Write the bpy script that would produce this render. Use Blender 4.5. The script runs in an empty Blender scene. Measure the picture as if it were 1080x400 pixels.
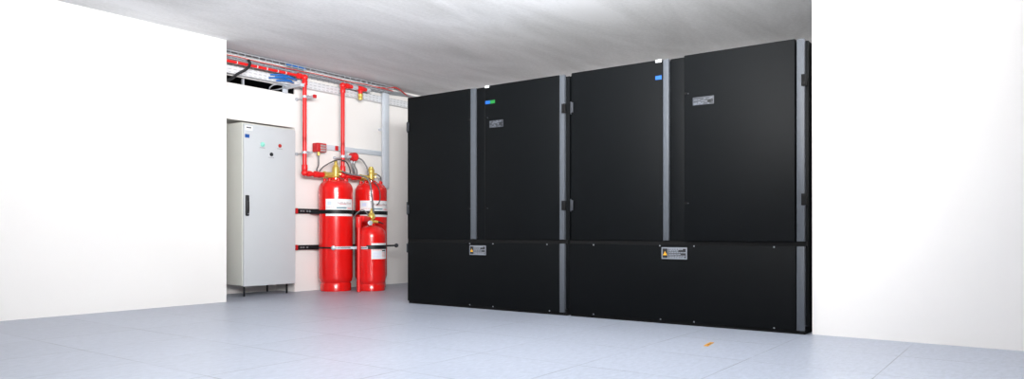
import bpy, bmesh, math, random
from mathutils import Vector, Matrix
random.seed(7)
SC = bpy.context.scene
COL = SC.collection
PI = math.pi
R = math.radians

# ------------------------------------------------------------------ materials
def lin(c):
    return tuple(((v/255)/12.92 if v/255 <= .04045 else ((v/255+.055)/1.055)**2.4) for v in c) + (1.0,)

def mat(name, rgb, rough=.5, metal=0.0, spec=.5, var=.05, scale=30.0, bump=0.0, bscale=200.0, coat=0.0):
    m = bpy.data.materials.new(name); m.use_nodes = True
    nt = m.node_tree; N = nt.nodes; L = nt.links
    b = N['Principled BSDF']
    tc = N.new('ShaderNodeTexCoord')
    n = N.new('ShaderNodeTexNoise'); n.inputs['Scale'].default_value = scale; n.inputs['Detail'].default_value = 4
    L.new(tc.outputs['Object'], n.inputs['Vector'])
    c = lin(rgb)
    mx = N.new('ShaderNodeMix'); mx.data_type = 'RGBA'
    mx.inputs[6].default_value = tuple(max(0, v*(1-var)) for v in c[:3]) + (1,)
    mx.inputs[7].default_value = tuple(min(1, v*(1+var)) for v in c[:3]) + (1,)
    L.new(n.outputs['Fac'], mx.inputs[0])
    L.new(mx.outputs[2], b.inputs['Base Color'])
    b.inputs['Roughness'].default_value = rough
    b.inputs['Metallic'].default_value = metal
    b.inputs['Specular IOR Level'].default_value = spec
    if coat: b.inputs['Coat Weight'].default_value = coat; b.inputs['Coat Roughness'].default_value = .1
    if bump:
        n2 = N.new('ShaderNodeTexNoise'); n2.inputs['Scale'].default_value = bscale
        L.new(tc.outputs['Object'], n2.inputs['Vector'])
        bp = N.new('ShaderNodeBump'); bp.inputs['Strength'].default_value = bump; bp.inputs['Distance'].default_value = .003
        L.new(n2.outputs['Fac'], bp.inputs['Height']); L.new(bp.outputs['Normal'], b.inputs['Normal'])
    return m

def math_node(nt, op, a, b=None, c=None):
    n = nt.nodes.new('ShaderNodeMath'); n.operation = op
    for i, v in enumerate((a, b, c)):
        if v is None: continue
        if isinstance(v, (int, float)): n.inputs[i].default_value = v
        else: nt.links.new(v, n.inputs[i])
    return n.outputs[0]

def floor_material():
    m = bpy.data.materials.new('raised_floor_vinyl'); m.use_nodes = True
    nt = m.node_tree; N = nt.nodes; L = nt.links; b = N['Principled BSDF']
    g = N.new('ShaderNodeNewGeometry')
    sx = N.new('ShaderNodeSeparateXYZ'); L.new(g.outputs['Position'], sx.inputs[0])
    def grid(o, off):
        u = math_node(nt, 'MULTIPLY_ADD', o, 1/.75, 100 + off)
        fr = math_node(nt, 'FRACT', u)
        d = math_node(nt, 'ABSOLUTE', math_node(nt, 'SUBTRACT', fr, .5))
        return math_node(nt, 'GREATER_THAN', d, .5-.0045), math_node(nt, 'FLOOR', u)
    gx, fx = grid(sx.outputs[0], 0.0); gy, fy = grid(sx.outputs[1], 0.0)
    ln = math_node(nt, 'MAXIMUM', gx, gy)
    # joints are only here and there wide enough to see
    jn = N.new('ShaderNodeTexNoise'); jn.inputs['Scale'].default_value = 1.3; jn.inputs['Detail'].default_value = 2
    L.new(g.outputs['Position'], jn.inputs['Vector'])
    jr = N.new('ShaderNodeMapRange'); jr.inputs[1].default_value = .42; jr.inputs[2].default_value = .62
    L.new(jn.outputs['Fac'], jr.inputs[0])
    ln = math_node(nt, 'MULTIPLY', ln, math_node(nt, 'MULTIPLY_ADD', jr.outputs[0], .62, .22))
    cx = N.new('ShaderNodeCombineXYZ'); L.new(fx, cx.inputs[0]); L.new(fy, cx.inputs[1])
    wn = N.new('ShaderNodeTexWhiteNoise'); wn.noise_dimensions = '2D'; L.new(cx.outputs[0], wn.inputs['Vector'])
    mp = N.new('ShaderNodeMapping'); mp.inputs['Scale'].default_value = (4.5, 11, 1); mp.inputs['Rotation'].default_value = (0, 0, .55)
    L.new(g.outputs['Position'], mp.inputs[0])
    n1 = N.new('ShaderNodeTexNoise'); n1.inputs['Scale'].default_value = 3.2; n1.inputs['Detail'].default_value = 9; n1.inputs['Roughness'].default_value = .72
    L.new(mp.outputs[0], n1.inputs['Vector'])
    cr = N.new('ShaderNodeValToRGB')
    cr.color_ramp.elements[0].position = .30; cr.color_ramp.elements[0].color = lin((151, 158, 171))
    cr.color_ramp.elements[1].position = .72; cr.color_ramp.elements[1].color = lin((181, 187, 201))
    L.new(n1.outputs['Fac'], cr.inputs[0])
    hs = N.new('ShaderNodeHueSaturation'); L.new(cr.outputs[0], hs.inputs['Color'])
    L.new(math_node(nt, 'MULTIPLY_ADD', wn.outputs['Value'], .05, .975), hs.inputs['Value'])
    mx = N.new('ShaderNodeMix'); mx.data_type = 'RGBA'; mx.inputs[7].default_value = lin((88, 92, 100))
    L.new(ln, mx.inputs[0]); L.new(hs.outputs[0], mx.inputs[6]); L.new(mx.outputs[2], b.inputs['Base Color'])
    rr = N.new('ShaderNodeMapRange'); rr.inputs[3].default_value = .30; rr.inputs[4].default_value = .46
    L.new(n1.outputs['Fac'], rr.inputs[0]); L.new(rr.outputs[0], b.inputs['Roughness'])
    b.inputs['Specular IOR Level'].default_value = .35
    bp = N.new('ShaderNodeBump'); bp.inputs['Strength'].default_value = .12; bp.inputs['Distance'].default_value = .002
    L.new(n1.outputs['Fac'], bp.inputs['Height']); L.new(bp.outputs[0], b.inputs['Normal'])
    return m

def ceiling_material():
    m = bpy.data.materials.new('raw_concrete_ceiling'); m.use_nodes = True
    nt = m.node_tree; N = nt.nodes; L = nt.links; b = N['Principled BSDF']
    g = N.new('ShaderNodeNewGeometry')
    mp = N.new('ShaderNodeMapping'); mp.inputs['Scale'].default_value = (.32, 1.0, 1); mp.inputs['Rotation'].default_value = (0, 0, .12)
    L.new(g.outputs['Position'], mp.inputs[0])
    n1 = N.new('ShaderNodeTexNoise'); n1.inputs['Scale'].default_value = 1.5; n1.inputs['Detail'].default_value = 6; n1.inputs['Roughness'].default_value = .6
    n1.inputs['Distortion'].default_value = .6
    L.new(mp.outputs[0], n1.inputs['Vector'])
    n2 = N.new('ShaderNodeTexNoise'); n2.inputs['Scale'].default_value = 26; n2.inputs['Detail'].default_value = 8; n2.inputs['Roughness'].default_value = .75
    L.new(g.outputs['Position'], n2.inputs['Vector'])
    f = math_node(nt, 'MULTIPLY_ADD', n2.outputs['Fac'], .42, math_node(nt, 'MULTIPLY', n1.outputs['Fac'], .8))
    cr = N.new('ShaderNodeValToRGB')
    cr.color_ramp.elements[0].position = .46; cr.color_ramp.elements[0].color = lin((200, 201, 202))
    cr.color_ramp.elements[1].position = .74; cr.color_ramp.elements[1].color = lin((228, 229, 231))
    L.new(f, cr.inputs[0]); L.new(cr.outputs[0], b.inputs['Base Color'])
    b.inputs['Roughness'].default_value = .85
    bp = N.new('ShaderNodeBump'); bp.inputs['Strength'].default_value = .35; bp.inputs['Distance'].default_value = .008
    L.new(n2.outputs['Fac'], bp.inputs['Height']); L.new(bp.outputs[0], b.inputs['Normal'])
    return m

def perforated_material():
    m = mat('perforated_galvanised', (224, 226, 229), .45, .1, .5, .12, 40)
    nt = m.node_tree; N = nt.nodes; L = nt.links; b = N['Principled BSDF']
    g = N.new('ShaderNodeNewGeometry'); sx = N.new('ShaderNodeSeparateXYZ'); L.new(g.outputs['Position'], sx.inputs[0])
    fx = math_node(nt, 'ABSOLUTE', math_node(nt, 'SUBTRACT', math_node(nt, 'FRACT', math_node(nt, 'MULTIPLY', sx.outputs[0], 14.0)), .5))
    fz = math_node(nt, 'ABSOLUTE', math_node(nt, 'SUBTRACT', math_node(nt, 'FRACT', math_node(nt, 'MULTIPLY', sx.outputs[2], 27.0)), .5))
    hole = math_node(nt, 'MULTIPLY', math_node(nt, 'LESS_THAN', fx, .3), math_node(nt, 'LESS_THAN', fz, .17))
    old = b.inputs['Base Color'].links[0].from_socket
    mx = N.new('ShaderNodeMix'); mx.data_type = 'RGBA'; mx.inputs[7].default_value = lin((150, 152, 156))
    L.new(math_node(nt, 'MULTIPLY', hole, .45), mx.inputs[0]); L.new(old, mx.inputs[6]); L.new(mx.outputs[2], b.inputs['Base Color'])
    return m

M = {}
M['wall'] = mat('white_wall_paint', (238, 235, 232), .75, 0, .3, .012, 2.2, .10, 90)
M['floor'] = floor_material()
M['ceiling'] = ceiling_material()
M['slotshade'] = mat('slot_shade_black', (14, 15, 17), .9, 0, .1)  # near-black paint stands in for the shade deep in the wall slot
M['black'] = mat('black_powder_coat', (6, 8, 10), .55, 0, .10, .05, 14, .06, 500)
M['gapblack'] = mat('black_rubber_seal', (9, 9, 10), .8, 0, .2)
M['strip'] = mat('brushed_grey_profile', (72, 76, 82), .5, .0, .3, .10, 22)
M['plate'] = mat('dull_silver_plate', (54, 57, 63), .5, .0, .3, .2, 60)
M['plate_ink'] = mat('plate_dark_print', (32, 34, 38), .6)
M['plate_light'] = mat('plate_light_print', (88, 92, 100), .6)
M['sign_black'] = mat('sign_black', (16, 17, 19), .5)
M['sign_white'] = mat('sign_pale_print', (118, 122, 130), .5)
M['yellow'] = mat('warning_yellow', (222, 165, 40), .5)
M['orange_red'] = mat('warning_red_edge', (150, 50, 30), .5)
M['blue'] = mat('blue_sticker', (14, 78, 156), .45)
M['green'] = mat('green_sticker', (18, 112, 44), .45)
M['white'] = mat('white_paper', (232, 233, 235), .55, 0, .4, .02)
M['bolt'] = mat('bright_screw', (150, 154, 160), .4, .5)
M['hinge'] = mat('hinge_grey', (52, 55, 60), .45, .2)
M['hinge_pale'] = mat('smoky_pane', (168, 158, 158), .3)
M['cab'] = mat('light_grey_enamel', (197, 200, 203), .45, 0, .4, .015, 6, .05, 400)
M['cabside'] = mat('grey_enamel_side_light', (206, 207, 200), .5, 0, .4, .02, 6, .05, 400)  # door enamel again; how light falls on the side is put into this tone
M['handle'] = mat('black_plastic', (22, 23, 26), .4)
M['red'] = mat('gloss_red_paint', (222, 22, 20), .24, 0, .5, .04, 12, 0, 0, .35)
M['redpipe'] = mat('red_pipe_paint', (226, 34, 34), .35, 0, .5, .06, 20)
M['reddark'] = mat('red_plastic', (196, 34, 38), .42, 0, .4, .06)
M['brass'] = mat('brass', (206, 178, 88), .32, .3, .5, .18, 60)
M['galv'] = mat('galvanised_steel', (196, 200, 206), .42, .3, .5, .12, 30)
M['zinc'] = mat('pale_zinc_channel', (204, 211, 219), .5, .1, .5, .06, 18)
M['perf'] = perforated_material()
M['hose'] = mat('grey_hose', (120, 122, 124), .45, .25, .5, .08, 60)
M['hosedark'] = mat('dark_grey_hose', (78, 76, 76), .5, .1)
M['cable_grey'] = mat('grey_cable', (158, 162, 167), .55)
M['cable_red'] = mat('red_cable', (196, 52, 46), .5)
M['cable_blue'] = mat('blue_cable', (34, 110, 190), .45)
M['cable_black'] = mat('black_cable', (26, 27, 30), .5)
M['strap'] = mat('black_strap', (16, 19, 22), .5, 0, .35)
M['pink'] = mat('pink_print', (226, 160, 158), .6)
M['textgrey'] = mat('grey_print', (190, 172, 174), .6)
M['caption'] = mat('caption_grey', (164, 166, 168), .6)
M['teal'] = mat('teal_print', (104, 140, 152), .6)
M['paleblue'] = mat('pale_blue_print', (206, 214, 238), .6)
M['tape'] = mat('orange_tape', (214, 150, 34), .5, 0, .4, .12, 80)
M['tapedark'] = mat('brown_tape', (130, 84, 30), .6)
M['lampglass'] = mat('mint_lamp_lens', (150, 222, 206), .3)
M['lampred'] = mat('red_button_cap', (176, 40, 34), .35)

# ------------------------------------------------------------------ mesh builder (world coordinates)
class MB:
    def __init__(s): s.bm = bmesh.new()
    def box(s, x0, x1, y0, y1, z0, z1, bev=0.0, seg=2):
        mtx = Matrix.Translation(((x0+x1)/2, (y0+y1)/2, (z0+z1)/2)) @ Matrix.Diagonal((abs(x1-x0), abs(y1-y0), abs(z1-z0), 1))
        r = bmesh.ops.create_cube(s.bm, size=1, matrix=mtx)
        if bev:
            vs = set(r['verts']); es = [e for e in s.bm.edges if e.verts[0] in vs and e.verts[1] in vs]
            bmesh.ops.bevel(s.bm, geom=es, offset=bev, segments=seg, profile=.5, affect='EDGES')
        return s
    def cyl(s, p0, p1, r, seg=20, r2=None, bev=0.0):
        p0 = Vector(p0); p1 = Vector(p1); d = p1-p0
        q = d.to_track_quat('Z', 'Y').to_matrix().to_4x4()
        rr = bmesh.ops.create_cone(s.bm, cap_ends=True, segments=seg, radius1=r, radius2=r if r2 is None else r2, depth=d.length,
                              matrix=Matrix.Translation((p0+p1)/2) @ q)
        if bev:
            vs = set(rr['verts'])
            es = [e for e in s.bm.edges if e.verts[0] in vs and e.verts[1] in vs and any(len(f.verts) > 4 for f in e.link_faces)]
            bmesh.ops.bevel(s.bm, geom=es, offset=bev, segments=2, profile=.5, affect='EDGES')
        return s
    def ball(s, c, r, sx=1, sy=1, sz=1, seg=20):
        bmesh.ops.create_uvsphere(s.bm, u_segments=seg, v_segments=max(6, seg//2), radius=r,
                                  matrix=Matrix.Translation(c) @ Matrix.Diagonal((sx, sy, sz, 1)))
        return s
    def lathe(s, x, y, prof, seg=56, z0=0.0):
        rings = []
        for r, z in prof:
            if r < 1e-5: rings.append([s.bm.verts.new((x, y, z0+z))])
            else: rings.append([s.bm.verts.new((x+r*math.cos(2*PI*k/seg), y+r*math.sin(2*PI*k/seg), z0+z)) for k in range(seg)])
        for a, b in zip(rings, rings[1:]):
            for k in range(seg):
                k2 = (k+1) % seg
                if len(a) == 1 and len(b) == 1: continue
                if len(a) == 1: s.bm.faces.new((a[0], b[k2], b[k]))
                elif len(b) == 1: s.bm.faces.new((a[k], a[k2], b[0]))
                else: s.bm.faces.new((a[k], a[k2], b[k2], b[k]))
        for rg, flip in ((rings[0], True), (rings[-1], False)):
            if len(rg) > 1: s.bm.faces.new(rg[::-1] if flip else rg)
        return s
    def tube(s, pts, r, seg=8, smooth=6):
        pts = [Vector(p) for p in pts]
        if smooth and len(pts) > 2:
            out = []
            for i in range(len(pts)-1):
                p0 = pts[max(i-1, 0)]; p1 = pts[i]; p2 = pts[i+1]; p3 = pts[min(i+2, len(pts)-1)]
                for k in range(smooth):
                    t = k/smooth
                    out.append(.5*((2*p1)+(p2-p0)*t+(2*p0-5*p1+4*p2-p3)*t*t+(3*p1-p0-3*p2+p3)*t**3))
            out.append(pts[-1]); pts = out
        tan = [(pts[min(i+1, len(pts)-1)]-pts[max(i-1, 0)]).normalized() for i in range(len(pts))]
        ref = Vector((0, 0, 1)) if abs(tan[0].z) < .9 else Vector((1, 0, 0))
        nrm = (ref-tan[0]*ref.dot(tan[0])).normalized()
        rings = []
        for i, p in enumerate(pts):
            if i:
                nrm = (nrm-tan[i]*nrm.dot(tan[i]))
                nrm = nrm.normalized() if nrm.length > 1e-6 else tan[i].orthogonal().normalized()
            bn = tan[i].cross(nrm)
            rings.append([s.bm.verts.new(p+(nrm*math.cos(2*PI*k/seg)+bn*math.sin(2*PI*k/seg))*r) for k in range(seg)])
        for a, b in zip(rings, rings[1:]):
            for k in range(seg): s.bm.faces.new((a[k], a[(k+1) % seg], b[(k+1) % seg], b[k]))
        s.bm.faces.new(rings[0][::-1]); s.bm.faces.new(rings[-1])
        return s
    def bend(s, a, corner, b, rad, r, seg=16, n=8):          # straight - quarter bend - straight
        a = Vector(a); c = Vector(corner); b = Vector(b)
        u = (a-c).normalized(); v = (b-c).normalized(); ang = u.angle(v)
        k = rad/math.tan(ang/2); p = c+u*k; q = c+v*k
        pts = [a]
        for i in range(n+1):
            t = i/n
            pts.append((1-t)**2*p+2*t*(1-t)*c+t*t*q)
        pts.append(b)
        return s.tube(pts, r, seg, 0)
    def ribbon(s, path, z0, z1, th):                          # upright band along a plan path
        P = [Vector((x, y)) for x, y in path]; rows = []
        for i, p in enumerate(P):
            t = (P[min(i+1, len(P)-1)]-P[max(i-1, 0)]).normalized(); n = Vector((t.y, -t.x))*th
            rows.append([s.bm.verts.new((p.x, p.y, z0)), s.bm.verts.new((p.x+n.x, p.y+n.y, z0)),
                         s.bm.verts.new((p.x+n.x, p.y+n.y, z1)), s.bm.verts.new((p.x, p.y, z1))])
        for a, b in zip(rows, rows[1:]):
            for k in range(4): s.bm.faces.new((a[k], a[(k+1) % 4], b[(k+1) % 4], b[k]))
        s.bm.faces.new(rows[0][::-1]); s.bm.faces.new(rows[-1])
        return s
    def arc(s, cx, cy, r, a0, a1, z0, z1, th, n=20):
        return s.ribbon([(cx+r*math.cos(R(a0+(a1-a0)*i/n)), cy+r*math.sin(R(a0+(a1-a0)*i/n))) for i in range(n+1)], z0, z1, th)
    def prism(s, pts, x0, x1):                                # polygon in the YZ plane, thick along X
        a = [s.bm.verts.new((x0, y, z)) for y, z in pts]; b = [s.bm.verts.new((x1, y, z)) for y, z in pts]
        s.bm.faces.new(a); s.bm.faces.new(b[::-1])
        for k in range(len(pts)): s.bm.faces.new((a[k], b[k], b[(k+1) % len(pts)], a[(k+1) % len(pts)]))
        return s
    def build(s, name, m, parent=None, flat=False):
        bmesh.ops.recalc_face_normals(s.bm, faces=s.bm.faces[:])
        if parent is None:
            xs = [v.co for v in s.bm.verts]
            o = Vector(((min(v.x for v in xs)+max(v.x for v in xs))/2, (min(v.y for v in xs)+max(v.y for v in xs))/2, min(v.z for v in xs)))
        else:
            r = parent
            while r.parent: r = r.parent
            o = r.location.copy()
        bmesh.ops.translate(s.bm, verts=s.bm.verts[:], vec=-o)
        me = bpy.data.meshes.new(name); s.bm.to_mesh(me); s.bm.free()
        me.materials.append(M[m])
        if not flat:
            for p in me.polygons: p.use_smooth = True
            me.set_sharp_from_angle(angle=R(38))
        ob = bpy.data.objects.new(name, me); COL.objects.link(ob)
        if parent is None: ob.location = o
        else: ob.parent = parent
        return ob

def tag(o, label, cat, group=None, kind=None):
    o['label'] = label; o['category'] = cat
    if group: o['group'] = group
    if kind: o['kind'] = kind
    return o
def thing(name, label, cat, loc, group=None):
    o = bpy.data.objects.new(name, None); COL.objects.link(o); o.location = loc; o.empty_display_size = .1
    return tag(o, label, cat, group)
def structure(o, label=None):
    o['kind'] = 'structure'
    if label: o['label'] = label
    return o

# ------------------------------------------------------------------ the room
H = 3.0
structure(MB().box(-3.2, 9.2, -3.2, 8.9, -.25, 0).build('floor', 'floor', flat=True), 'pale bluish grey raised floor of large square panels')
structure(MB().box(-3.2, 9.2, -3.2, 8.9, H, H+.25).build('ceiling', 'ceiling', flat=True), 'bare grey concrete ceiling')
w = MB()
w.box(6.13, 9.0, 8.1, 8.7, 0, H)                 # main stretch behind the cylinders
w.box(4.5, 6.13, 8.1, 8.7, 2.738, H)             # above the slot
w.box(4.5, 6.13, 8.1, 8.66, 2.25, 2.648)          # panel under the slot
w.box(4.5, 6.13, 8.1, 8.5, 2.2, 2.25)            # head of the niche behind the grey cabinet
w.box(4.5, 6.13, 8.5, 8.7, 0, 2.648)
structure(w.build('wall_back', 'wall', flat=True), 'white wall behind the red cylinders with a dark slot near the ceiling')
structure(MB().box(4.5, 6.128, 8.66, 8.70, 2.65, 2.736).box(4.5, 6.128, 8.12, 8.66, 2.65, 2.654).box(4.5, 6.128, 8.12, 8.66, 2.732, 2.7365)
          .box(6.122, 6.128, 8.12, 8.66, 2.654, 2.732).build('slot_shade_1', 'slotshade', flat=True), 'blackened inside of the slot near the ceiling, painted as shade')
structure(MB().box(-3.0, 4.775, 7.55, 8.7, 0, H).build('wall_left', 'wall', flat=True), 'white wall standing forward beside the grey cabinet')
structure(MB().box(5.96, 6.16, -3.0, 1.455, 0, H).build('wall_right', 'wall', flat=True), 'white wall beside the near end of the black row')
structure(MB().box(9.0, 9.2, 1.2, 8.9, 0, H).build('wall_far_right', 'wall', flat=True))
structure(MB().box(-3.2, 6.16, -3.2, -3.0, 0, H).build('wall_front', 'wall', flat=True))
structure(MB().box(-3.2, -3.0, -3.0, 8.7, 0, H).build('wall_side', 'wall', flat=True))

# ------------------------------------------------------------------ the two black cabinets
XF = 5.89
def stamp(name, parent, m, y0, y1, z0, z1, x=XF-.0015, bev=0.0):
    return MB().box(x, x+.0022, y0, y1, z0, z1, bev).build(name, m, parent, flat=True)

def black_cabinet(label, yn, yf, doorA, stripA, fixed, doorB, stripB, raise_b):
    t = thing('equipment_cabinet', label, 'cabinet', (XF+.5, (yn+yf)/2, 0), 'black equipment cabinets in a row')
    MB().box(XF+.035, XF+.98, yn, yf, .06, 2.296, .004).build('body', 'black', t)
    MB().box(XF+.02, XF+.97, yn+.02, yf-.01, 0, .06).build('plinth', 'gapblack', t)
    def panel(name, y0, y1, z0, z1, x=XF, bev=.006):
        return MB().box(x, XF+.034, y0, y1, z0, z1, bev, 3).build(name, 'black', t)
    a = panel('door', *doorA, .724, 2.311)
    b = panel('door', *doorB, .724, 2.311, XF-raise_b)
    panel('fixed_panel', *fixed, .724, 2.303, XF+.006)
    s1 = MB().box(XF-.002, XF+.034, *stripA, .728, 2.308, .003).build('profile_strip', 'strip', t)
    s2 = MB().box(XF-.002, XF+.034, *stripB, .728, 2.308, .003).box(XF-.002, XF+.034, *stripB, .03, .688, .003).build('profile_strip', 'strip', t)
    lo = panel('lower_panel', stripB[1]+.006, yf-.008, .03, .690)
    MB().box(XF+.012, XF+.034, yn+.004, yf-.004, .690, .724).build('seal_strip', 'gapblack', t)
    # locks and screws
    for pan, yy in ((a, doorA[0]+.014), (b, doorB[1]-.016)):
        x = XF if pan is a else XF-raise_b
        for z in (1.985, 1.05):
            k = MB().cyl((x+.004, yy, z), (x-.006, yy, z), .011, 14).build('quarter_turn_lock', 'gapblack', pan)
            MB().cyl((x+.004, yy-.022, z-.004), (x-.003, yy-.022, z-.004), .006, 10).build('lock_screw', 'hinge', pan)
    for z in (1.982, 1.055):
        MB().box(XF-.02, XF-.002, stripB[0]-.022, stripB[0]+.020, z-.045, z+.045, .004).build('hinge', 'gapblack', t)
        MB().box(XF-.016, XF, doorA[1]-.026, doorA[1]+.002, z-.048, z+.048, .003).build('hinge', 'hinge', t)
        MB().box(XF+.002, XF+.03, doorA[1]+.002, doorA[1]+.014, z-.06, z+.06, .002).build('hinge', 'hinge', t)
    return t, a, b, lo

def screws(parent, spots):
    for y, z in spots:
        MB().cyl((XF+.004, y, z), (XF-.004, y, z), .0075, 12, .006).build('screw', 'bolt', parent)

def nameplate(parent, y0, y1, z0, z1, x):
    p = MB().box(x-.0025, x+.001, y0, y1, z0, z1, .001).build('nameplate', 'plate', parent)
    w_, h_ = y1-y0, z1-z0
    rnd = random.Random(int(y0*1000))
    g = MB(); l = MB()
    for i in range(7):
        z = z1-h_*(.12+.125*i); y = y1-w_*.05
        while y > y0+w_*.09:
            n = rnd.uniform(.05, .17)*w_
            (g if rnd.random() < .6 else l).box(x-.0032, x-.002, max(y-n, y0+.006), y, z-h_*.035, z+h_*.035); y -= n+w_*.035
    g.box(x-.0032, x-.002, y0+w_*.05, y0+w_*.30, z0+h_*.18, z0+h_*.62)
    g.build('dark_lettering', 'plate_ink', p, True); l.build('pale_lettering', 'plate_light', p, True)

def warning_sign(parent, y0, y1, z0, z1):
    x = XF
    p = MB().box(x-.0025, x+.001, y0, y1, z0, z1, .001).build('warning_label', 'sign_white', parent)
    w_, h_ = y1-y0, z1-z0
    pn = MB(); e = .045*w_
    pn.box(x-.0032, x-.002, y1-.24*w_, y1-e, z0+e, z1-e)                   # symbol field
    pn.box(x-.0032, x-.002, y0+e, y1-.27*w_, z0+e, z1-e).build('dark_field', 'sign_black', p, True)
    yc = y1-.142*w_; zc = z0+.47*h_; q = .085*w_
    MB().prism([(yc-q, zc-q*.75), (yc+q, zc-q*.75), (yc, zc+q)], x-.0040, x-.003).build('warning_triangle', 'yellow', p, True)
    MB().prism([(yc-q*.14, zc-q*.4), (yc+q*.14, zc-q*.4), (yc+q*.10, zc+q*.5), (yc-q*.10, zc+q*.5)], x-.0046, x-.0038).build('exclamation_mark', 'orange_red', p, True)
    tx = MB(); rnd = random.Random(3)
    for i, (nl, th) in enumerate(((.50, .06), (.34, .05), (.60, .045), (.42, .045), (.62, .045), (.58, .06))):
        z = z1-h_*(.16+.14*i); y = y1-.30*w_; end = y-nl*w_
        while y > end:
            n = rnd.uniform(.04, .11)*w_
            tx.box(x-.0040, x-.003, max(y-n, y0+.012), y, z-h_*th, z+h_*th); y -= n+.014*w_
    tx.build('printed_lines', 'sign_white', p, True)

# far unit
tA, a, b, lo = black_cabinet('tall black cabinet with blue and green stickers, at the far end beside the cylinders',
    3.655, 5.775, (4.862, 5.768), (4.786, 4.850), (4.664, 4.772), (3.752, 4.660), (3.692, 3.745), .0)
nameplate(b, 4.421, 4.599, 1.873, 1.946, XF)
for nm, m_, y0, y1 in (('blue_sticker', 'blue', 4.590, 4.652), ('green_sticker', 'green', 4.527, 4.589)):
    stamp(nm, b, m_, y0, y1, 2.122, 2.156)
MB().box(XF-.004, XF+.01, 4.604, 4.655, 2.290, 2.3125, .001).build('white_tag', 'white', b)
warning_sign(lo, 4.645, 4.863, .562, .660)
screws(lo, [(y, z) for z in (.680, ) for y in (4.86, 4.552, 3.888)] + [(y, .037) for y in (4.86, 4.552, 3.86)])
for z in (1.985, 1.09, .62):
    MB().box(XF+.004, XF+.03, 5.768, 5.79, z-.05, z+.05, .003).build('hinge', 'hinge', tA)
# near unit
tB, a, b, lo = black_cabinet('tall black cabinet with one blue sticker, at the near end beside the white wall',
    1.475, 3.640, (2.682, 3.614), (2.624, 2.676), (2.482, 2.612), (1.562, 2.477), (1.495, 1.553), .016)
nameplate(b, 2.213, 2.398, 1.873, 1.942, XF-.016)
stamp('blue_sticker', a, 'blue', 2.690, 2.748, 2.138, 2.172)
MB().box(XF-.004, XF+.01, 2.690, 2.746, 2.289, 2.3125, .001).build('white_tag', 'white', a)
warning_sign(lo, 2.455, 2.690, .566, .668)
screws(lo, [(y, .681) for y in (3.371, 2.706, 2.393, 1.726)] + [(y, .037) for y in (3.371, 2.700, 2.393, 1.726)])

# ------------------------------------------------------------------ grey switch cabinet
c = thing('switch_cabinet', 'light grey control cabinet with indicator lamps and black handle against the wall', 'cabinet', (5.61, 8.18, 0))
MB().box(5.222, 5.985, 7.925, 8.47, .142, 2.150, .006).build('body', 'cabside', c)
MB().box(5.255, 5.985, 8.02, 8.40, 2.150, 2.162, .004).build('roof_panel', 'cabside', c)
d = MB().box(5.232, 5.990, 7.898, 7.923, .130, 2.134, .006, 3).build('door', 'cab', c)
for x in (5.30, 5.93):
    for y in (8.00, 8.42):
        MB().box(x-.009, x+.009, y-.009, y+.009, 0, .142, .002).build('foot', 'handle', c)
MB().box(5.245, 5.262, 7.915, 7.93, .20, 2.08, .002).build('door_seal', 'hinge', c)
hd = MB().box(5.246, 5.290, 7.868, 7.898, 1.000, 1.255, .010, 3).build('swing_handle', 'handle', d)
MB().box(5.255, 5.281, 7.855, 7.868, 1.05, 1.18, .005, 3).cyl((5.268, 7.868, 1.215), (5.268, 7.862, 1.215), .010).build('handle_lever', 'handle', hd)
MB().cyl((5.268, 7.868, 1.025), (5.268, 7.860, 1.025), .008).build('key_barrel', 'bolt', hd)
np_ = MB().box(5.250, 5.350, 7.8955, 7.898, 2.054, 2.112, .001).build('maker_label', 'white', d)
q = MB(); x = 5.264
for n in (.016, .012, .010, .012, .016):
    q.box(x, x+n-.002, 7.8945, 7.896, 2.082, 2.098); x += n
q.build('dark_lettering', 'plate_ink', np_, True)
MB().box(5.245, 5.306, 7.8962, 7.898, 1.963, 2.006).build('blue_sticker', 'blue', d, True)
lp = MB().cyl((5.490, 7.898, 1.900), (5.490, 7.882, 1.900), .030, 24, bev=.003).build('indicator_lamp', 'lampglass', d)
MB().ball((5.490, 7.884, 1.900), .020, 1, .5, 1).build('lens', 'lampglass', lp)
rb = MB().cyl((5.748, 7.898, 1.907), (5.748, 7.890, 1.907), .024, 24, bev=.002).build('push_button', 'lampred', d)
MB().cyl((5.748, 7.890, 1.907), (5.748, 7.880, 1.907), .018, 24, bev=.003).build('button_cap', 'lampred', rb)
kb = MB().cyl((5.621, 7.898, 1.786), (5.621, 7.886, 1.786), .024, 24, bev=.002).build('key_switch', 'handle', d)
MB().box(5.617, 5.625, 7.878, 7.886, 1.772, 1.800).build('key_slot', 'hinge', kb)
for x, z in ((5.490, 1.858), (5.748, 1.868), (5.621, 1.746)):
    MB().box(x-.040, x+.040, 7.8962, 7.898, z-.005, z+.005).build('caption_plate', 'caption', d, True)

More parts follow.
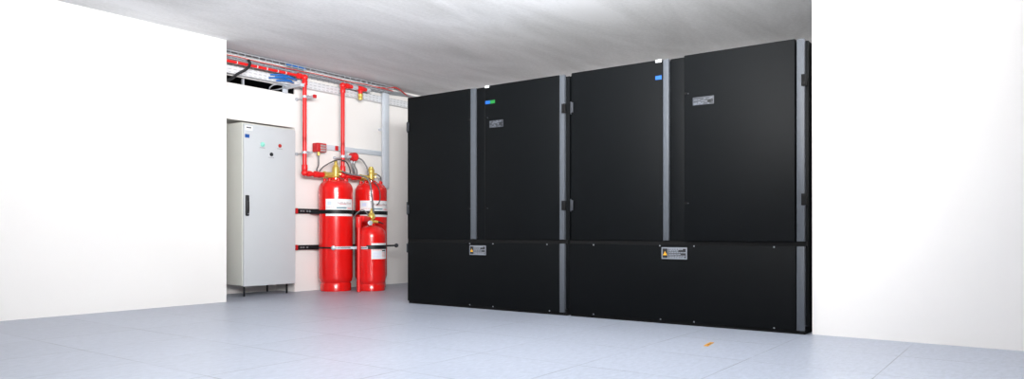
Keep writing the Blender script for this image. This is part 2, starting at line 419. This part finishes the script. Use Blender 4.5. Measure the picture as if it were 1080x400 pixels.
# ------------------------------------------------------------------ red gas cylinders
C1, C2, C3 = (6.595, 7.82), (7.242, 7.82), (6.905, 7.45)
RB, RS = .228, .197
def big_cylinder(cx, cy, label, a0, a1, seed, tall_cap):
    t = thing('gas_cylinder', label, 'gas cylinder', (cx, cy, 0), 'red extinguishing gas cylinders')
    prof = [(RB*.86, .115), (RB*.95, .135), (RB, .185), (RB, 1.385)]
    for k in range(1, 13):
        u = k/12*PI/2
        prof.append((max(RB*math.cos(u)**.62, .05), 1.385+.132*math.sin(u)))
    prof += [(.05, 1.535)]
    MB().lathe(cx, cy, prof, 64).build('tank', 'red', t)
    MB().lathe(cx, cy, [(RB*.88, 0), (RB*.91, .006), (RB*.91, .09), (RB*.86, .115)], 64).build('foot_ring', 'red', t)
    col = MB().lathe(cx, cy, [(.060, 1.513), (.068, 1.520), (.068, 1.540), (.05, 1.548)], 32).build('neck_ring', 'red', t)
    for k in range(8):
        an = 2*PI*k/8+.3
        x, y = cx+.150*math.cos(an), cy+.150*math.sin(an)
        lug = MB().cyl((x, y, 1.44), (x, y, 1.520), .024, 12, .019).ball((x, y, 1.520), .021, 1, 1, .8, 12)
        lug.build('guard_lug', 'red', t)
    lb = MB().arc(cx, cy, RB+.001, a0, a1, 1.017, 1.246, .0012, 28).build('label_sheet', 'white', t)
    sp = a1-a0; rnd = random.Random(seed)
    def pr(name, m_, f0, f1, z0, z1): MB().arc(cx, cy, RB+.0024, a0+sp*f0, a0+sp*f1, z0, z1, .0010, 8).build(name, m_, lb, True)
    pr('square_print', 'paleblue', .07, .20, 1.165, 1.212)
    g = MB(); f = .40
    while f < .92:
        n = rnd.uniform(.018, .04); g.arc(cx, cy, RB+.0024, a0+sp*f, a0+sp*(f+n), 1.176, 1.176+rnd.uniform(.020, .034), .001, 2); f += n+.014
    g.build('heading_print', 'textgrey', lb, True)
    pr('heading_underline', 'pink', .46, .68, 1.172, 1.182)
    for k in range(4): pr('pink_print', 'pink', .03+.07*k, .08+.07*k, 1.128, 1.134)
    pr('colour_bar', 'teal', .36, .70, 1.118, 1.136)
    for k in range(3): pr('pink_print', 'pink', .74+.07*k, .79+.07*k, 1.112, 1.134)
    # brass valve
    top = ([(.046, 1.69), (.036, 1.70), (.034, 1.715), (.022, 1.725), (.022, 1.775), (.016, 1.79), (0, 1.792)] if tall_cap
           else [(.046, 1.665), (.048, 1.675), (.048, 1.70), (.040, 1.715), (.034, 1.718), (.034, 1.735), (.018, 1.745), (0, 1.747)])
    v = MB().lathe(cx, cy, [(.038, 1.535), (.040, 1.545), (.036, 1.552), (.046, 1.560), (.050, 1.60), (.050, 1.655)]+top, 24).build('valve', 'brass', t)
    MB().cyl((cx-.03, cy+.02, 1.578), (cx-.182, cy+.029, 1.578), .041, 8).cyl((cx-.150, cy+.029, 1.578), (cx-.184, cy+.030, 1.578), .048, 6).build('outlet_nut', 'brass', v)
    MB().lathe(cx, cy, [(.037, 1.536), (.040, 1.54), (.037, 1.548)], 20).build('valve_collar', 'galv', v)
    MB().cyl((cx+.03, cy-.02, 1.64), (cx+.075, cy-.035, 1.64), .013, 6).cyl((cx+.02, cy-.03, 1.60), (cx+.05, cy-.055, 1.595), .010, 6).build('side_port', 'brass', v)
    return t
big_cylinder(*C1, 'tall red gas cylinder on the floor, the one nearer to the grey cabinet', -165, -61, 1, True)
big_cylinder(*C2, 'tall red gas cylinder half hidden behind the short red cylinder', -174, -52, 2, False)

t3 = thing('gas_cylinder', 'short red gas cylinder with white label standing in front of the tall ones', 'gas cylinder', (*C3, 0), 'red extinguishing gas cylinders')
cx, cy = C3
prof = [(RS*.88, .095), (RS*.96, .115), (RS, .155), (RS, .735)]
for k in range(1, 13):
    u = k/12*PI/2; prof.append((max(RS*math.cos(u)**.66, .04), .735+.155*math.sin(u)))
MB().lathe(cx, cy, prof, 64).build('tank', 'red', t3)
MB().lathe(cx, cy, [(RS*.90, 0), (RS*.93, .006), (RS*.93, .075), (RS*.88, .095)], 64).build('foot_ring', 'red', t3)
MB().lathe(cx, cy, [(.05, .885), (.056, .892), (.054, .915), (.036, .92)], 28).build('neck_ring', 'red', t3)
lb = MB().arc(cx, cy, RS+.001, -133, -50, .435, .650, .0012, 24).build('label_sheet', 'white', t3)
def pr3(name, m_, f0, f1, z0, z1): MB().arc(cx, cy, RS+.0024, -133+83*f0, -133+83*f1, z0, z1, .001, 6).build(name, m_, lb, True)
for k in range(6): pr3('heading_print', 'pink', .06+.09*k, .125+.09*k, .552, .566)
pr3('dark_bar', 'hinge', .55, .82, .538, .556)
for i in range(5): pr3('text_lines', 'paleblue', .08, .48, .455+.018*i, .463+.018*i)
for i in range(4): pr3('pink_lines', 'pink', .55, .80, .462+.018*i, .470+.018*i)
v = MB().lathe(cx, cy, [(.030, .92), (.036, .925), (.036, .95), (.026, .96), (.028, .975), (.048, .985), (.054, 1.01), (.046, 1.045), (.030, 1.06), (.024, 1.065),
                        (.024, 1.085), (.016, 1.095), (.014, 1.125), (0, 1.13)], 24).build('valve', 'brass', t3)
MB().cyl((cx-.03, cy+.0, .985), (cx-.085, cy-.01, 1.01), .016, 6).cyl((cx+.02, cy-.02, .95), (cx+.075, cy-.05, .94), .018, 6).build('side_port', 'brass', v)
MB().cyl((cx+.07, cy-.048, .94), (cx+.105, cy-.07, .932), .014, 12).cyl((cx+.10, cy-.065, .934), (cx+.14, cy-.09, .915), .008, 10).build('release_lever', 'handle', v)
gp = MB().cyl((cx-.115, cy-.09, .925), (cx-.125, cy-.115, .925), .033, 24, bev=.003).cyl((cx-.04, cy-.03, .94), (cx-.118, cy-.095, .927), .008, 10).build('pressure_gauge', 'galv', t3)
MB().lathe(cx-.02, cy+.0, [(.02, .905), (.02, .91)], 10).build('safety_disc', 'galv', t3)
px_, py_ = 6.590, 7.350
dp = MB().bend((px_, py_, .004), (px_, py_, .975), (cx-.05, cy-.02, .985), .05, .026, 18).build('outlet_pipe', 'redpipe', t3)
MB().cyl((px_, py_, .86), (px_, py_, 1.005), .036, 20, bev=.006).cyl((px_+.055, py_+.016, .978), (px_+.17, py_+.046, .981), .043, 20, bev=.008).build('elbow_fitting', 'redpipe', dp)

# ------------------------------------------------------------------ retaining straps
def path_around(cx, cy, r, a0, a1, n=22):
    return [(cx+r*math.cos(R(a0+(a1-a0)*i/n)), cy+r*math.sin(R(a0+(a1-a0)*i/n))) for i in range(n+1)]
t = thing('retaining_strap', 'upper black strap and wall channel holding both tall cylinders', 'strap', (6.9, 8.08, 1.04), 'cylinder retaining straps')
ch = MB().box(6.135, 7.52, 8.058, 8.098, 1.052, 1.118, .003).build('wall_channel', 'strap', t)
MB().box(6.118, 6.150, 8.052, 8.0985, 1.048, 1.122, .004).build('red_end_cap', 'reddark', ch)
for x in (6.19, 6.23, 6.29): MB().box(x, x+.028, 8.0565, 8.06, 1.075, 1.095).build('channel_slot', 'bolt', ch, True)
for (cx, cy) in (C1, C2):
    r = RB+.004
    MB().ribbon([(cx-r-.01, 8.056)]+path_around(cx, cy, r, 180, 360)+[(cx+r+.01, 8.056)], 1.048, 1.100, .004).build('strap_band', 'strap', t)
for x in (6.34, 7.0): MB().cyl((x, 8.06, 1.085), (x, 8.045, 1.085), .014, 6).build('channel_bolt', 'bolt', ch)

t = thing('retaining_strap', 'lower strap of perforated steel and black webbing around the short cylinder', 'strap', (6.9, 8.08, .56), 'cylinder retaining straps')
ch = MB().box(6.135, 7.60, 8.058, 8.098, .562, .626, .003).build('wall_channel', 'strap', t)
MB().box(6.118, 6.150, 8.052, 8.0985, .558, .630, .004).build('red_end_cap', 'reddark', ch)
for x in (6.19, 6.23, 6.29): MB().box(x, x+.028, 8.0565, 8.06, .585, .603).build('channel_slot', 'bolt', ch, True)
r = RB+.004
MB().ribbon([(C1[0]-r-.01, 8.056)]+path_around(*C1, r, 180, 222), .578, .600, .004).build('thin_strap', 'strap', t)
def on(c, r, a): return (c[0]+r*math.cos(R(a)), c[1]+r*math.sin(R(a)))
b0 = on(C1, r, 222)
MB().cyl((b0[0]+.004, b0[1]+.004, .589), (b0[0]-.018, b0[1]-.020, .589), .030, 18, bev=.004).build('strap_bolt', 'bolt', t)
p = path_around(*C1, r, 222, 283, 14)+[on(C3, RS+.006, 176)]+path_around(*C3, RS+.006, 180, 214, 10)
pb = MB().ribbon(p, .570, .606, .003).build('perforated_band', 'zinc', t)
hl = MB()
for i in range(2, len(p)-2):
    a_ = Vector(p[i]); d_ = (Vector(p[i+1])-a_).normalized(); n_ = Vector((d_.y, -d_.x))*.0025
    hl.ribbon([tuple(a_+n_), tuple(a_+d_*.010+n_)], .581, .595, .0012)
hl.build('band_hole', 'hosedark', pb, True)
MB().ribbon(path_around(*C3, RS+.004, 208, 330, 26), .570, .624, .004).build('strap_band', 'strap', t)
e = on(C3, RS+.004, 322)
rod = MB().cyl((e[0]-.02, e[1]-.006, .612), (7.285, 7.36, .612), .012, 14).build('tension_rod', 'strap', t)
MB().ball((7.295, 7.362, .612), .030, 1, 1, 1, 16).build('rod_knob', 'hinge', rod)

# ------------------------------------------------------------------ red discharge pipes
YP = 7.85
t = thing('discharge_pipe', 'red pipe running under the ceiling and down beside the grey cabinet', 'pipe', (6.10, YP, 1.5), 'red discharge pipes')
x1 = 6.10
MB().cyl((4.79, YP, 2.848), (x1-.06, YP, 2.848), .018, 18).bend((x1-.08, YP, 2.845), (x1, YP, 2.845), (x1, YP, 2.0), .05, .027).bend((x1, YP, 2.05), (x1, YP, 1.575), (6.418, 7.85, 1.575), .05, .027).build('pipe_run', 'redpipe', t)
MB().cyl((x1-.05, YP, 2.845), (x1-.115, YP, 2.845), .037, 20, bev=.005).cyl((x1, YP, 2.80), (x1, YP, 2.735), .037, 20, bev=.005).ball((x1, YP, 2.838), .044).build('top_elbow', 'redpipe', t)
MB().cyl((x1, YP, 1.615), (x1, YP, 1.69), .038, 20, bev=.005).cyl((x1+.04, YP, 1.575), (x1+.10, YP, 1.575), .038, 20, bev=.005).ball((x1, YP, 1.582), .044).build('bottom_elbow', 'redpipe', t)
MB().cyl((x1+.155, YP, 1.575), (x1+.245, YP, 1.575), .042, 8, bev=.005).cyl((x1+.25, YP, 1.575), (x1+.305, YP, 1.575), .036, 18, bev=.004).build('union_coupling', 'redpipe', t)
for z in (2.585, 1.850): MB().lathe(x1, YP, [(.030, z-.016), (.036, z-.014), (.036, z+.014), (.030, z+.016)], 20).build('pipe_clamp', 'galv', t)
for x in (4.95, 5.10, 5.26, 5.38, 5.52, 5.68, 5.80): MB().cyl((x-.005, YP, 2.848), (x+.005, YP, 2.848), .0205, 16).build('white_band', 'white', t)

t = thing('discharge_pipe', 'red pipe dropping to the valve of the half hidden tall cylinder', 'pipe', (6.745, YP, 1.5), 'red discharge pipes')
x2 = 6.745
MB().bend((7.20, YP, 2.845), (x2, YP, 2.845), (x2, YP, 2.0), .05, .027).bend((x2, YP, 2.05), (x2, YP, 1.580), (7.066, 7.85, 1.580), .05, .027).build('pipe_run', 'redpipe', t)
MB().cyl((x2+.05, YP, 2.845), (x2+.11, YP, 2.845), .037, 20, bev=.005).cyl((x2, YP, 2.80), (x2, YP, 2.735), .037, 20, bev=.005).ball((x2, YP, 2.838), .044).build('top_elbow', 'redpipe', t)
MB().cyl((x2, YP, 1.615), (x2, YP, 1.72), .038, 20, bev=.005).cyl((x2+.04, YP, 1.58), (x2+.09, YP, 1.58), .038, 20, bev=.005).ball((x2, YP, 1.587), .044).build('bottom_elbow', 'redpipe', t)
MB().cyl((x2+.165, YP, 1.58), (x2+.25, YP, 1.58), .044, 8, bev=.005).cyl((x2+.255, YP, 1.58), (x2+.312, YP, 1.58), .038, 18, bev=.004).build('union_coupling', 'redpipe', t)
MB().lathe(x2, YP, [(.030, 1.832), (.038, 1.834), (.038, 1.866), (.030, 1.868)], 20).build('pipe_clamp', 'galv', t)
MB().cyl((x2+.165, YP, 2.845), (x2+.26, YP, 2.845), .034, 18, bev=.004).build('grey_coupling', 'galv', t)
tee = MB().cyl((7.01, YP, 2.845), (7.13, YP, 2.845), .038, 18, bev=.005).cyl((7.068, YP, 2.845), (7.068, YP, 2.775), .030, 18).build('tee_fitting', 'redpipe', t)
MB().lathe(7.068, YP, [(.022, 2.775), (.034, 2.770), (.036, 2.745), (.030, 2.73), (.034, 2.72), (.030, 2.69), (.012, 2.682)], 18).build('brass_nozzle', 'brass', tee)
MB().cyl((7.17, YP, 2.845), (7.24, YP, 2.845), .032, 8).box(7.19, 7.23, YP+.02, 8.098, 2.842, 2.868, .003).build('wall_bracket', 'galv', t)

# support arms standing out from the wall, pipes clamped to them
def arm(x, y0, z, label, red=True, s=.017):
    t = thing('support_arm', label, 'bracket', (x, 8.098, z), 'steel pipe support arms')
    MB().box(x-s, x+s, y0, 7.87, z-s, z+s, .003).build('strut', 'galv', t)
    MB().cyl((x, 7.86, z), (x, 8.09, z), .009, 12).build('wall_rod', 'galv', t)
    MB().cyl((x, 8.084, z), (x, 8.099, z), .024, 16).build('wall_flange', 'galv', t)
    if red: MB().box(x-s-.005, x+s+.005, y0-.018, y0+.012, z-s-.005, z+s+.005, .004).build('red_end_cap', 'reddark', t)
    MB().cyl((x, 7.85, z+s), (x, 7.85, z+s+.012), .012, 6).build('strut_nut', 'bolt', t)
arm(6.157, 7.72, 2.585, 'steel arm with red end cap near the top of the pipe by the grey cabinet')
arm(6.157, 7.78, 1.850, 'steel arm below the alarm box gripping the pipe by the grey cabinet', False)
arm(6.803, 7.76, 1.850, 'steel arm beside the round red switch gripping the other red pipe', False)
t = thing('tray_bracket', 'galvanised bracket under the blue cables carrying the perforated tray', 'bracket', (5.97, 8.098, 2.68))
MB().box(5.945, 5.995, 7.74, 8.098, 2.690, 2.722, .004).build('arm', 'galv', t)
MB().box(5.930, 6.010, 8.080, 8.0985, 2.640, 2.76, .003).build('base_plate', 'zinc', t)
MB().box(5.940, 6.000, 7.728, 7.742, 2.684, 2.728, .003).build('end_plate', 'zinc', t)

# alarm box, round switch
t = thing('alarm_box', 'small red box with pale window panes fixed on the steel rail', 'alarm box', (6.44, 7.96, 1.88))
MB().box(6.368, 6.528, 7.925, 8.035, 1.895, 2.015, .010, 3).build('housing', 'reddark', t)
for k in range(3): MB().box(6.418, 6.512, 7.919, 7.926, 1.980-.033*k-.012, 1.980-.033*k+.012, .002).build('window_pane', 'hinge_pale', t)
MB().cyl((6.425, 7.97, 1.897), (6.425, 7.97, 1.845), .016, 12).cyl((6.425, 7.97, 1.875), (6.425, 7.97, 1.856), .022, 6).build('cable_gland', 'brass', t)
MB().box(6.43, 6.47, 8.03, 8.049, 1.94, 1.99).build('fixing_lug', 'galv', t)
t = thing('pressure_switch', 'round red switch housing below the steel rail', 'switch', (6.96, 7.90, 1.83))
MB().cyl((6.965, 7.83, 1.865), (6.965, 7.93, 1.865), .062, 24, bev=.014).build('housing', 'reddark', t)
MB().cyl((6.965, 7.822, 1.865), (6.965, 7.834, 1.865), .040, 24, bev=.003).build('front_cover', 'redpipe', t)
for x in (6.94, 6.985): MB().cyl((x, 7.89, 1.81), (x, 7.89, 1.775), .014, 10).build('hose_socket', 'galv', t)
MB().cyl((6.965, 7.93, 1.865), (6.965, 8.05, 1.90), .014, 10).box(6.94, 6.99, 8.035, 8.0485, 1.87, 1.96).build('mounting_stud', 'galv', t)
MB().box(6.824, 6.905, 7.875, 7.895, 1.838, 1.862, .003).build('side_bracket', 'galv', t)

# rail, vertical channel
t = thing('mounting_rail', 'horizontal grey steel rail on the wall behind the red pipes', 'rail', (7.05, 8.075, 1.94))
MB().box(6.48, 7.73, 8.05, 8.098, 1.950, 2.020, .004).build('rail_channel', 'zinc', t)
MB().box(6.775, 6.83, 8.04, 8.05, 1.952, 2.018, .003).build('red_stop_plate', 'reddark', t)
t = thing('cable_channel', 'wide vertical grey cable channel on the wall behind the cylinders', 'cable channel', (7.68, 8.08, 1.5))
MB().box(7.610, 7.722, 7.945, 7.990, 1.46, 2.885, .003).build('channel_body', 'zinc', t)
MB().box(7.624, 7.708, 7.938, 7.946, 1.47, 2.875, .003).build('channel_lid', 'zinc', t)
for z in (1.60, 2.35): MB().box(7.645, 7.690, 7.988, 8.099, z-.02, z+.02, .003).build('wall_standoff', 'galv', t)

# ------------------------------------------------------------------ trays under the ceiling
t = thing('cable_tray', 'pale perforated steel tray running along the top of the wall', 'cable tray', (6.7, 8.05, 2.74))
MB().box(4.80, 8.90, 8.005, 8.009, 2.745, 2.835, .001).box(4.80, 8.90, 7.995, 8.010, 2.829, 2.836, .001).build('side_rail', 'perf', t)
MB().box(4.80, 8.90, 8.010, 8.095, 2.745, 2.749).build('tray_bottom', 'perf', t)
MB().box(4.80, 8.90, 8.092, 8.097, 2.745, 2.835).build('back_rail', 'perf', t)
t = thing('wire_basket_tray', 'fine wire basket tray close under the concrete ceiling', 'cable tray', (6.2, 7.97, 2.89))
g = MB()
for y, z in ((7.86, 2.978), (7.86, 2.945), (7.86, 2.912), (7.92, 2.90), (7.98, 2.90), (8.04, 2.90), (8.09, 2.912), (8.09, 2.945), (8.09, 2.978)):
    g.tube([(4.80, y, z), (7.72, y, z)], .0045, 6, 0)
g.build('long_wire', 'galv', t)
u = MB()
for k in range(30):
    x = 4.83+.098*k
    u.tube([(x, 7.86, 2.98), (x, 7.86, 2.90), (x, 8.09, 2.90), (x, 8.09, 2.98)], .004, 5, 0)
u.build('cross_wire', 'galv', t)
for x in (5.98, 7.30):
    MB().box(x-.012, x+.012, 7.93, 8.02, 2.884, 2.897).box(x-.010, x+.010, 7.965, 7.985, 2.884, 3.0).build('ceiling_hanger', 'galv', t)

def cable(name, label, m_, pts, r, group=None, cat='cable', seg=8):
    return tag(MB().tube(pts, r, seg, 6).build(name, m_), label, cat, group)
def wavy(x0, x1, y, z, n, ay, az, seed):
    q = random.Random(seed)
    return [(x0+(x1-x0)*i/n, y+q.uniform(-ay, ay), z+q.uniform(-az, az)) for i in range(n+1)]
for i, (y, z, r) in enumerate(((7.90, 2.918, .009), (7.945, 2.916, .011), (8.00, 2.918, .011), (8.05, 2.917, .012), (7.97, 2.944, .011))):
    cable('cable', 'grey cable lying lengthwise in the wire basket tray', 'cable_grey', wavy(4.80, 7.68, y, z, 16, .008, .003, i), r, 'grey cables in the wire basket')
cable('cable', 'thin red cable running along the outer edge of the wire basket tray', 'cable_red', wavy(4.80, 7.70, 7.845, 2.915, 18, .004, .006, 21), .0055)
cable('cable', 'red cable arching over the end of the wire basket tray towards the black row', 'cable_red',
      [(7.36, 7.92, 2.93), (7.60, 7.90, 2.945), (7.80, 7.90, 2.985), (7.98, 7.94, 2.965), (8.15, 8.0, 2.94), (8.45, 8.02, 2.93), (8.8, 8.03, 2.935)], .011)
for i in range(3):
    cable('cable', 'grey cable sagging from the basket end along the upper wall', 'cable_grey',
          [(7.70, 7.96+.04*i, 2.92), (7.86, 7.97+.04*i, 2.935-.01*i), (8.05, 7.99+.03*i, 2.95-.012*i), (8.3, 8.0+.03*i, 2.935), (8.8, 8.0+.03*i, 2.94-.01*i)], .012, 'grey cables past the basket end')
for i, (z, xa, xb) in enumerate(((2.826, 5.66, 6.02), (2.806, 5.72, 6.05), (2.783, 5.64, 5.98), (2.762, 5.74, 6.00))):
    y = 7.925-.014*(i % 2)
    cable('cable', 'short blue cable tied in a bundle below the basket tray', 'cable_blue',
          [(xa, y+.05, z-.010), (xa+.08, y, z-.002), (xa+.17, y-.008, z+.005), (xb-.06, y, z-.003), (xb, y+.04, z+.003)], .0105, 'blue cables by the wall bracket')
for i in range(2):
    cable('cable', 'short blue cable lying on top of the wire basket tray', 'cable_blue',
          [(5.85+.1*i, 7.90, 2.972-.004*i), (5.95+.1*i, 7.89, 2.975-.004*i), (6.06+.1*i, 7.91, 2.972-.004*i)], .010, 'blue cables on the basket')
cable('cable', 'thick black cable hanging from the basket into the dark slot', 'cable_black',
      [(5.235, 7.81, 2.90), (5.245, 7.795, 2.85), (5.20, 7.80, 2.78), (5.12, 7.86, 2.715), (5.08, 7.93, 2.66), (5.07, 8.06, 2.655), (5.07, 8.3, 2.665)], .017)
cable('cable', 'grey cable looping out of the dark slot beside the bracket', 'cable_grey',
      [(5.85, 8.28, 2.66), (5.74, 8.10, 2.665), (5.70, 8.03, 2.67), (5.73, 7.99, 2.70), (5.82, 7.98, 2.715), (5.90, 7.99, 2.70), (5.87, 8.10, 2.675), (5.86, 8.3, 2.68)], .008)
tag(MB().box(5.365, 5.385, 8.12, 8.16, 2.648, 2.738, .002).build('slot_post', 'galv'), 'thin grey post standing in the dark slot above the grey cabinet', 'post')

# ------------------------------------------------------------------ hoses between switches and valves
cable('hose', 'grey hose hanging from the red alarm box down to the pipe coupling', 'hose', [(6.425, 7.97, 1.85), (6.425, 7.97, 1.78), (6.38, 7.92, 1.70), (6.315, 7.87, 1.65), (6.30, 7.85, 1.62)], .009, cat='hose')
cable('hose', 'dark hose arching over the brass valve nearest the grey cabinet', 'hosedark',
      [(6.335, 7.84, 1.617), (6.37, 7.80, 1.68), (6.50, 7.76, 1.76), (6.595, 7.745, 1.79), (6.70, 7.75, 1.775), (6.77, 7.77, 1.735), (6.815, 7.78, 1.66), (6.83, 7.80, 1.615)], .009, cat='hose')
for i, (a_, b_) in enumerate((((6.94, 7.89, 1.775), (6.945, 7.83, 1.622)), ((6.985, 7.89, 1.775), (6.985, 7.83, 1.622)))):
    cable('hose', 'short grey hose between round red switch and pipe coupling', 'hose', [a_, (a_[0], 7.875, 1.73), (a_[0]+.012, 7.85, 1.68), b_], .010, 'short hoses below the round switch', 'hose')
cable('hose', 'grey hose sloping from the second support arm to the pipe coupling', 'hose', [(6.83, 7.83, 1.83), (6.85, 7.80, 1.76), (6.88, 7.80, 1.68), (6.92, 7.825, 1.622)], .011, cat='hose')
cable('hose', 'grey hose curving from the round red switch to the right hand brass valve', 'hose', [(7.02, 7.85, 1.855), (7.08, 7.82, 1.82), (7.13, 7.79, 1.73), (7.145, 7.775, 1.64), (7.15, 7.78, 1.615)], .011, cat='hose')
cable('hose', 'pale hose from the brass valves bending down the front of the half hidden cylinder', 'hose',
      [(6.668, 7.786, 1.64), (6.74, 7.70, 1.60), (6.86, 7.62, 1.58), (6.94, 7.58, 1.55), (6.985, 7.555, 1.46), (7.0, 7.55, 1.33), (7.02, 7.545, 1.18), (7.02, 7.53, 1.06), (6.965, 7.50, 1.01)], .011, cat='hose')
cable('hose', 'thin dark hose looping over the label of the half hidden cylinder', 'hosedark',
      [(6.99, 7.60, 1.56), (7.06, 7.575, 1.51), (7.14, 7.555, 1.42), (7.165, 7.55, 1.30), (7.14, 7.545, 1.22), (7.10, 7.545, 1.185)], .007, cat='hose')
cable('hose', 'thin pale hose curving from the short cylinder valve towards the wall', 'hose',
      [(6.84, 7.44, 1.02), (6.80, 7.44, 1.075), (6.74, 7.46, 1.10), (6.68, 7.50, 1.05), (6.68, 7.56, .98)], .007, cat='hose')
cable('hose', 'grey hose looping behind the right shoulder of the half hidden cylinder', 'hose',
      [(7.315, 7.785, 1.64), (7.36, 7.78, 1.62), (7.44, 7.84, 1.61), (7.53, 7.92, 1.60), (7.555, 7.94, 1.52), (7.52, 7.91, 1.45)], .010, cat='hose')

# ------------------------------------------------------------------ scrap on the floor
t = thing('tape_scrap', 'short orange strip of tape lying on the pale floor', 'tape', (4.99, 1.935, 0))
MB().ribbon([(4.90, 1.920), (4.95, 1.928), (5.00, 1.936), (5.085, 1.945)], .0005, .0035, .03).build('strip', 'tape', t)
MB().ribbon([(4.94, 1.910), (4.97, 1.915), (5.04, 1.924)], .0036, .005, .007).build('dark_marking', 'tapedark', t, True)

# ------------------------------------------------------------------ light, camera, view
def area(name, loc, sx, sy, power, color=(1, 1, 1), rot=(0, 0, 0)):
    l = bpy.data.lights.new(name, 'AREA'); l.shape = 'RECTANGLE'; l.size = sx; l.size_y = sy; l.energy = power; l.color = color
    o = bpy.data.objects.new(name, l); COL.objects.link(o); o.location = loc; o.rotation_euler = rot
    return o
# added fill lights out of view: tilted ones brighten the ceiling, weak ones face down
area('added_down_fill', (4.75, 2.4, 2.94), .5, 1.5, 8, (1, .985, .96))
area('added_down_fill', (2.4, 1.2, 2.94), .5, 1.5, 21, (1, .985, .96))
def fill_uplight(loc, target, sx, sy, p, spread):  # unseen helper, aimed up to brighten the ceiling
    o = area('added_ceiling_fill', loc, sx, sy, p, (1, 1, .995))
    o.rotation_euler = (Vector(target)-Vector(loc)).to_track_quat('-Z', 'Y').to_euler()
    o.data.spread = R(spread)
fill_uplight((2.7, 1.6, 2.05), (5.2, 3.3, 3.8), 1.4, .3, 200, 118)
fill_uplight((1.0, 1.2, 2.0), (4.5, 4.5, 4.2), 1.4, .3, 125, 130)
fill_uplight((0, -.6, 1.9), (5, 5, 3.6), 1.4, .3, 100, 110)
fill_uplight((2.3, 3.2, 2.15), (5.6, 7.6, 3.3), 1.4, .3, 32, 120)

wd = bpy.data.worlds.new('world'); SC.world = wd; wd.use_nodes = True
wd.node_tree.nodes['Background'].inputs[0].default_value = (.8, .85, .95, 1)
wd.node_tree.nodes['Background'].inputs[1].default_value = .05

cam = bpy.data.cameras.new('camera'); co = bpy.data.objects.new('camera', cam); COL.objects.link(co)
co.location = (0, 0, .8); co.rotation_euler = (R(90), 0, R(36.2-90))
cam.sensor_width = 36; cam.sensor_fit = 'HORIZONTAL'; cam.lens = 36*765/1080
cam.shift_y = 45/1080; cam.clip_start = .05; cam.clip_end = 60
SC.camera = co
vs = SC.view_settings
vs.view_transform = 'Standard'; vs.look = 'None'; vs.gamma = 1; vs.use_curve_mapping = False; vs.exposure = 0.0
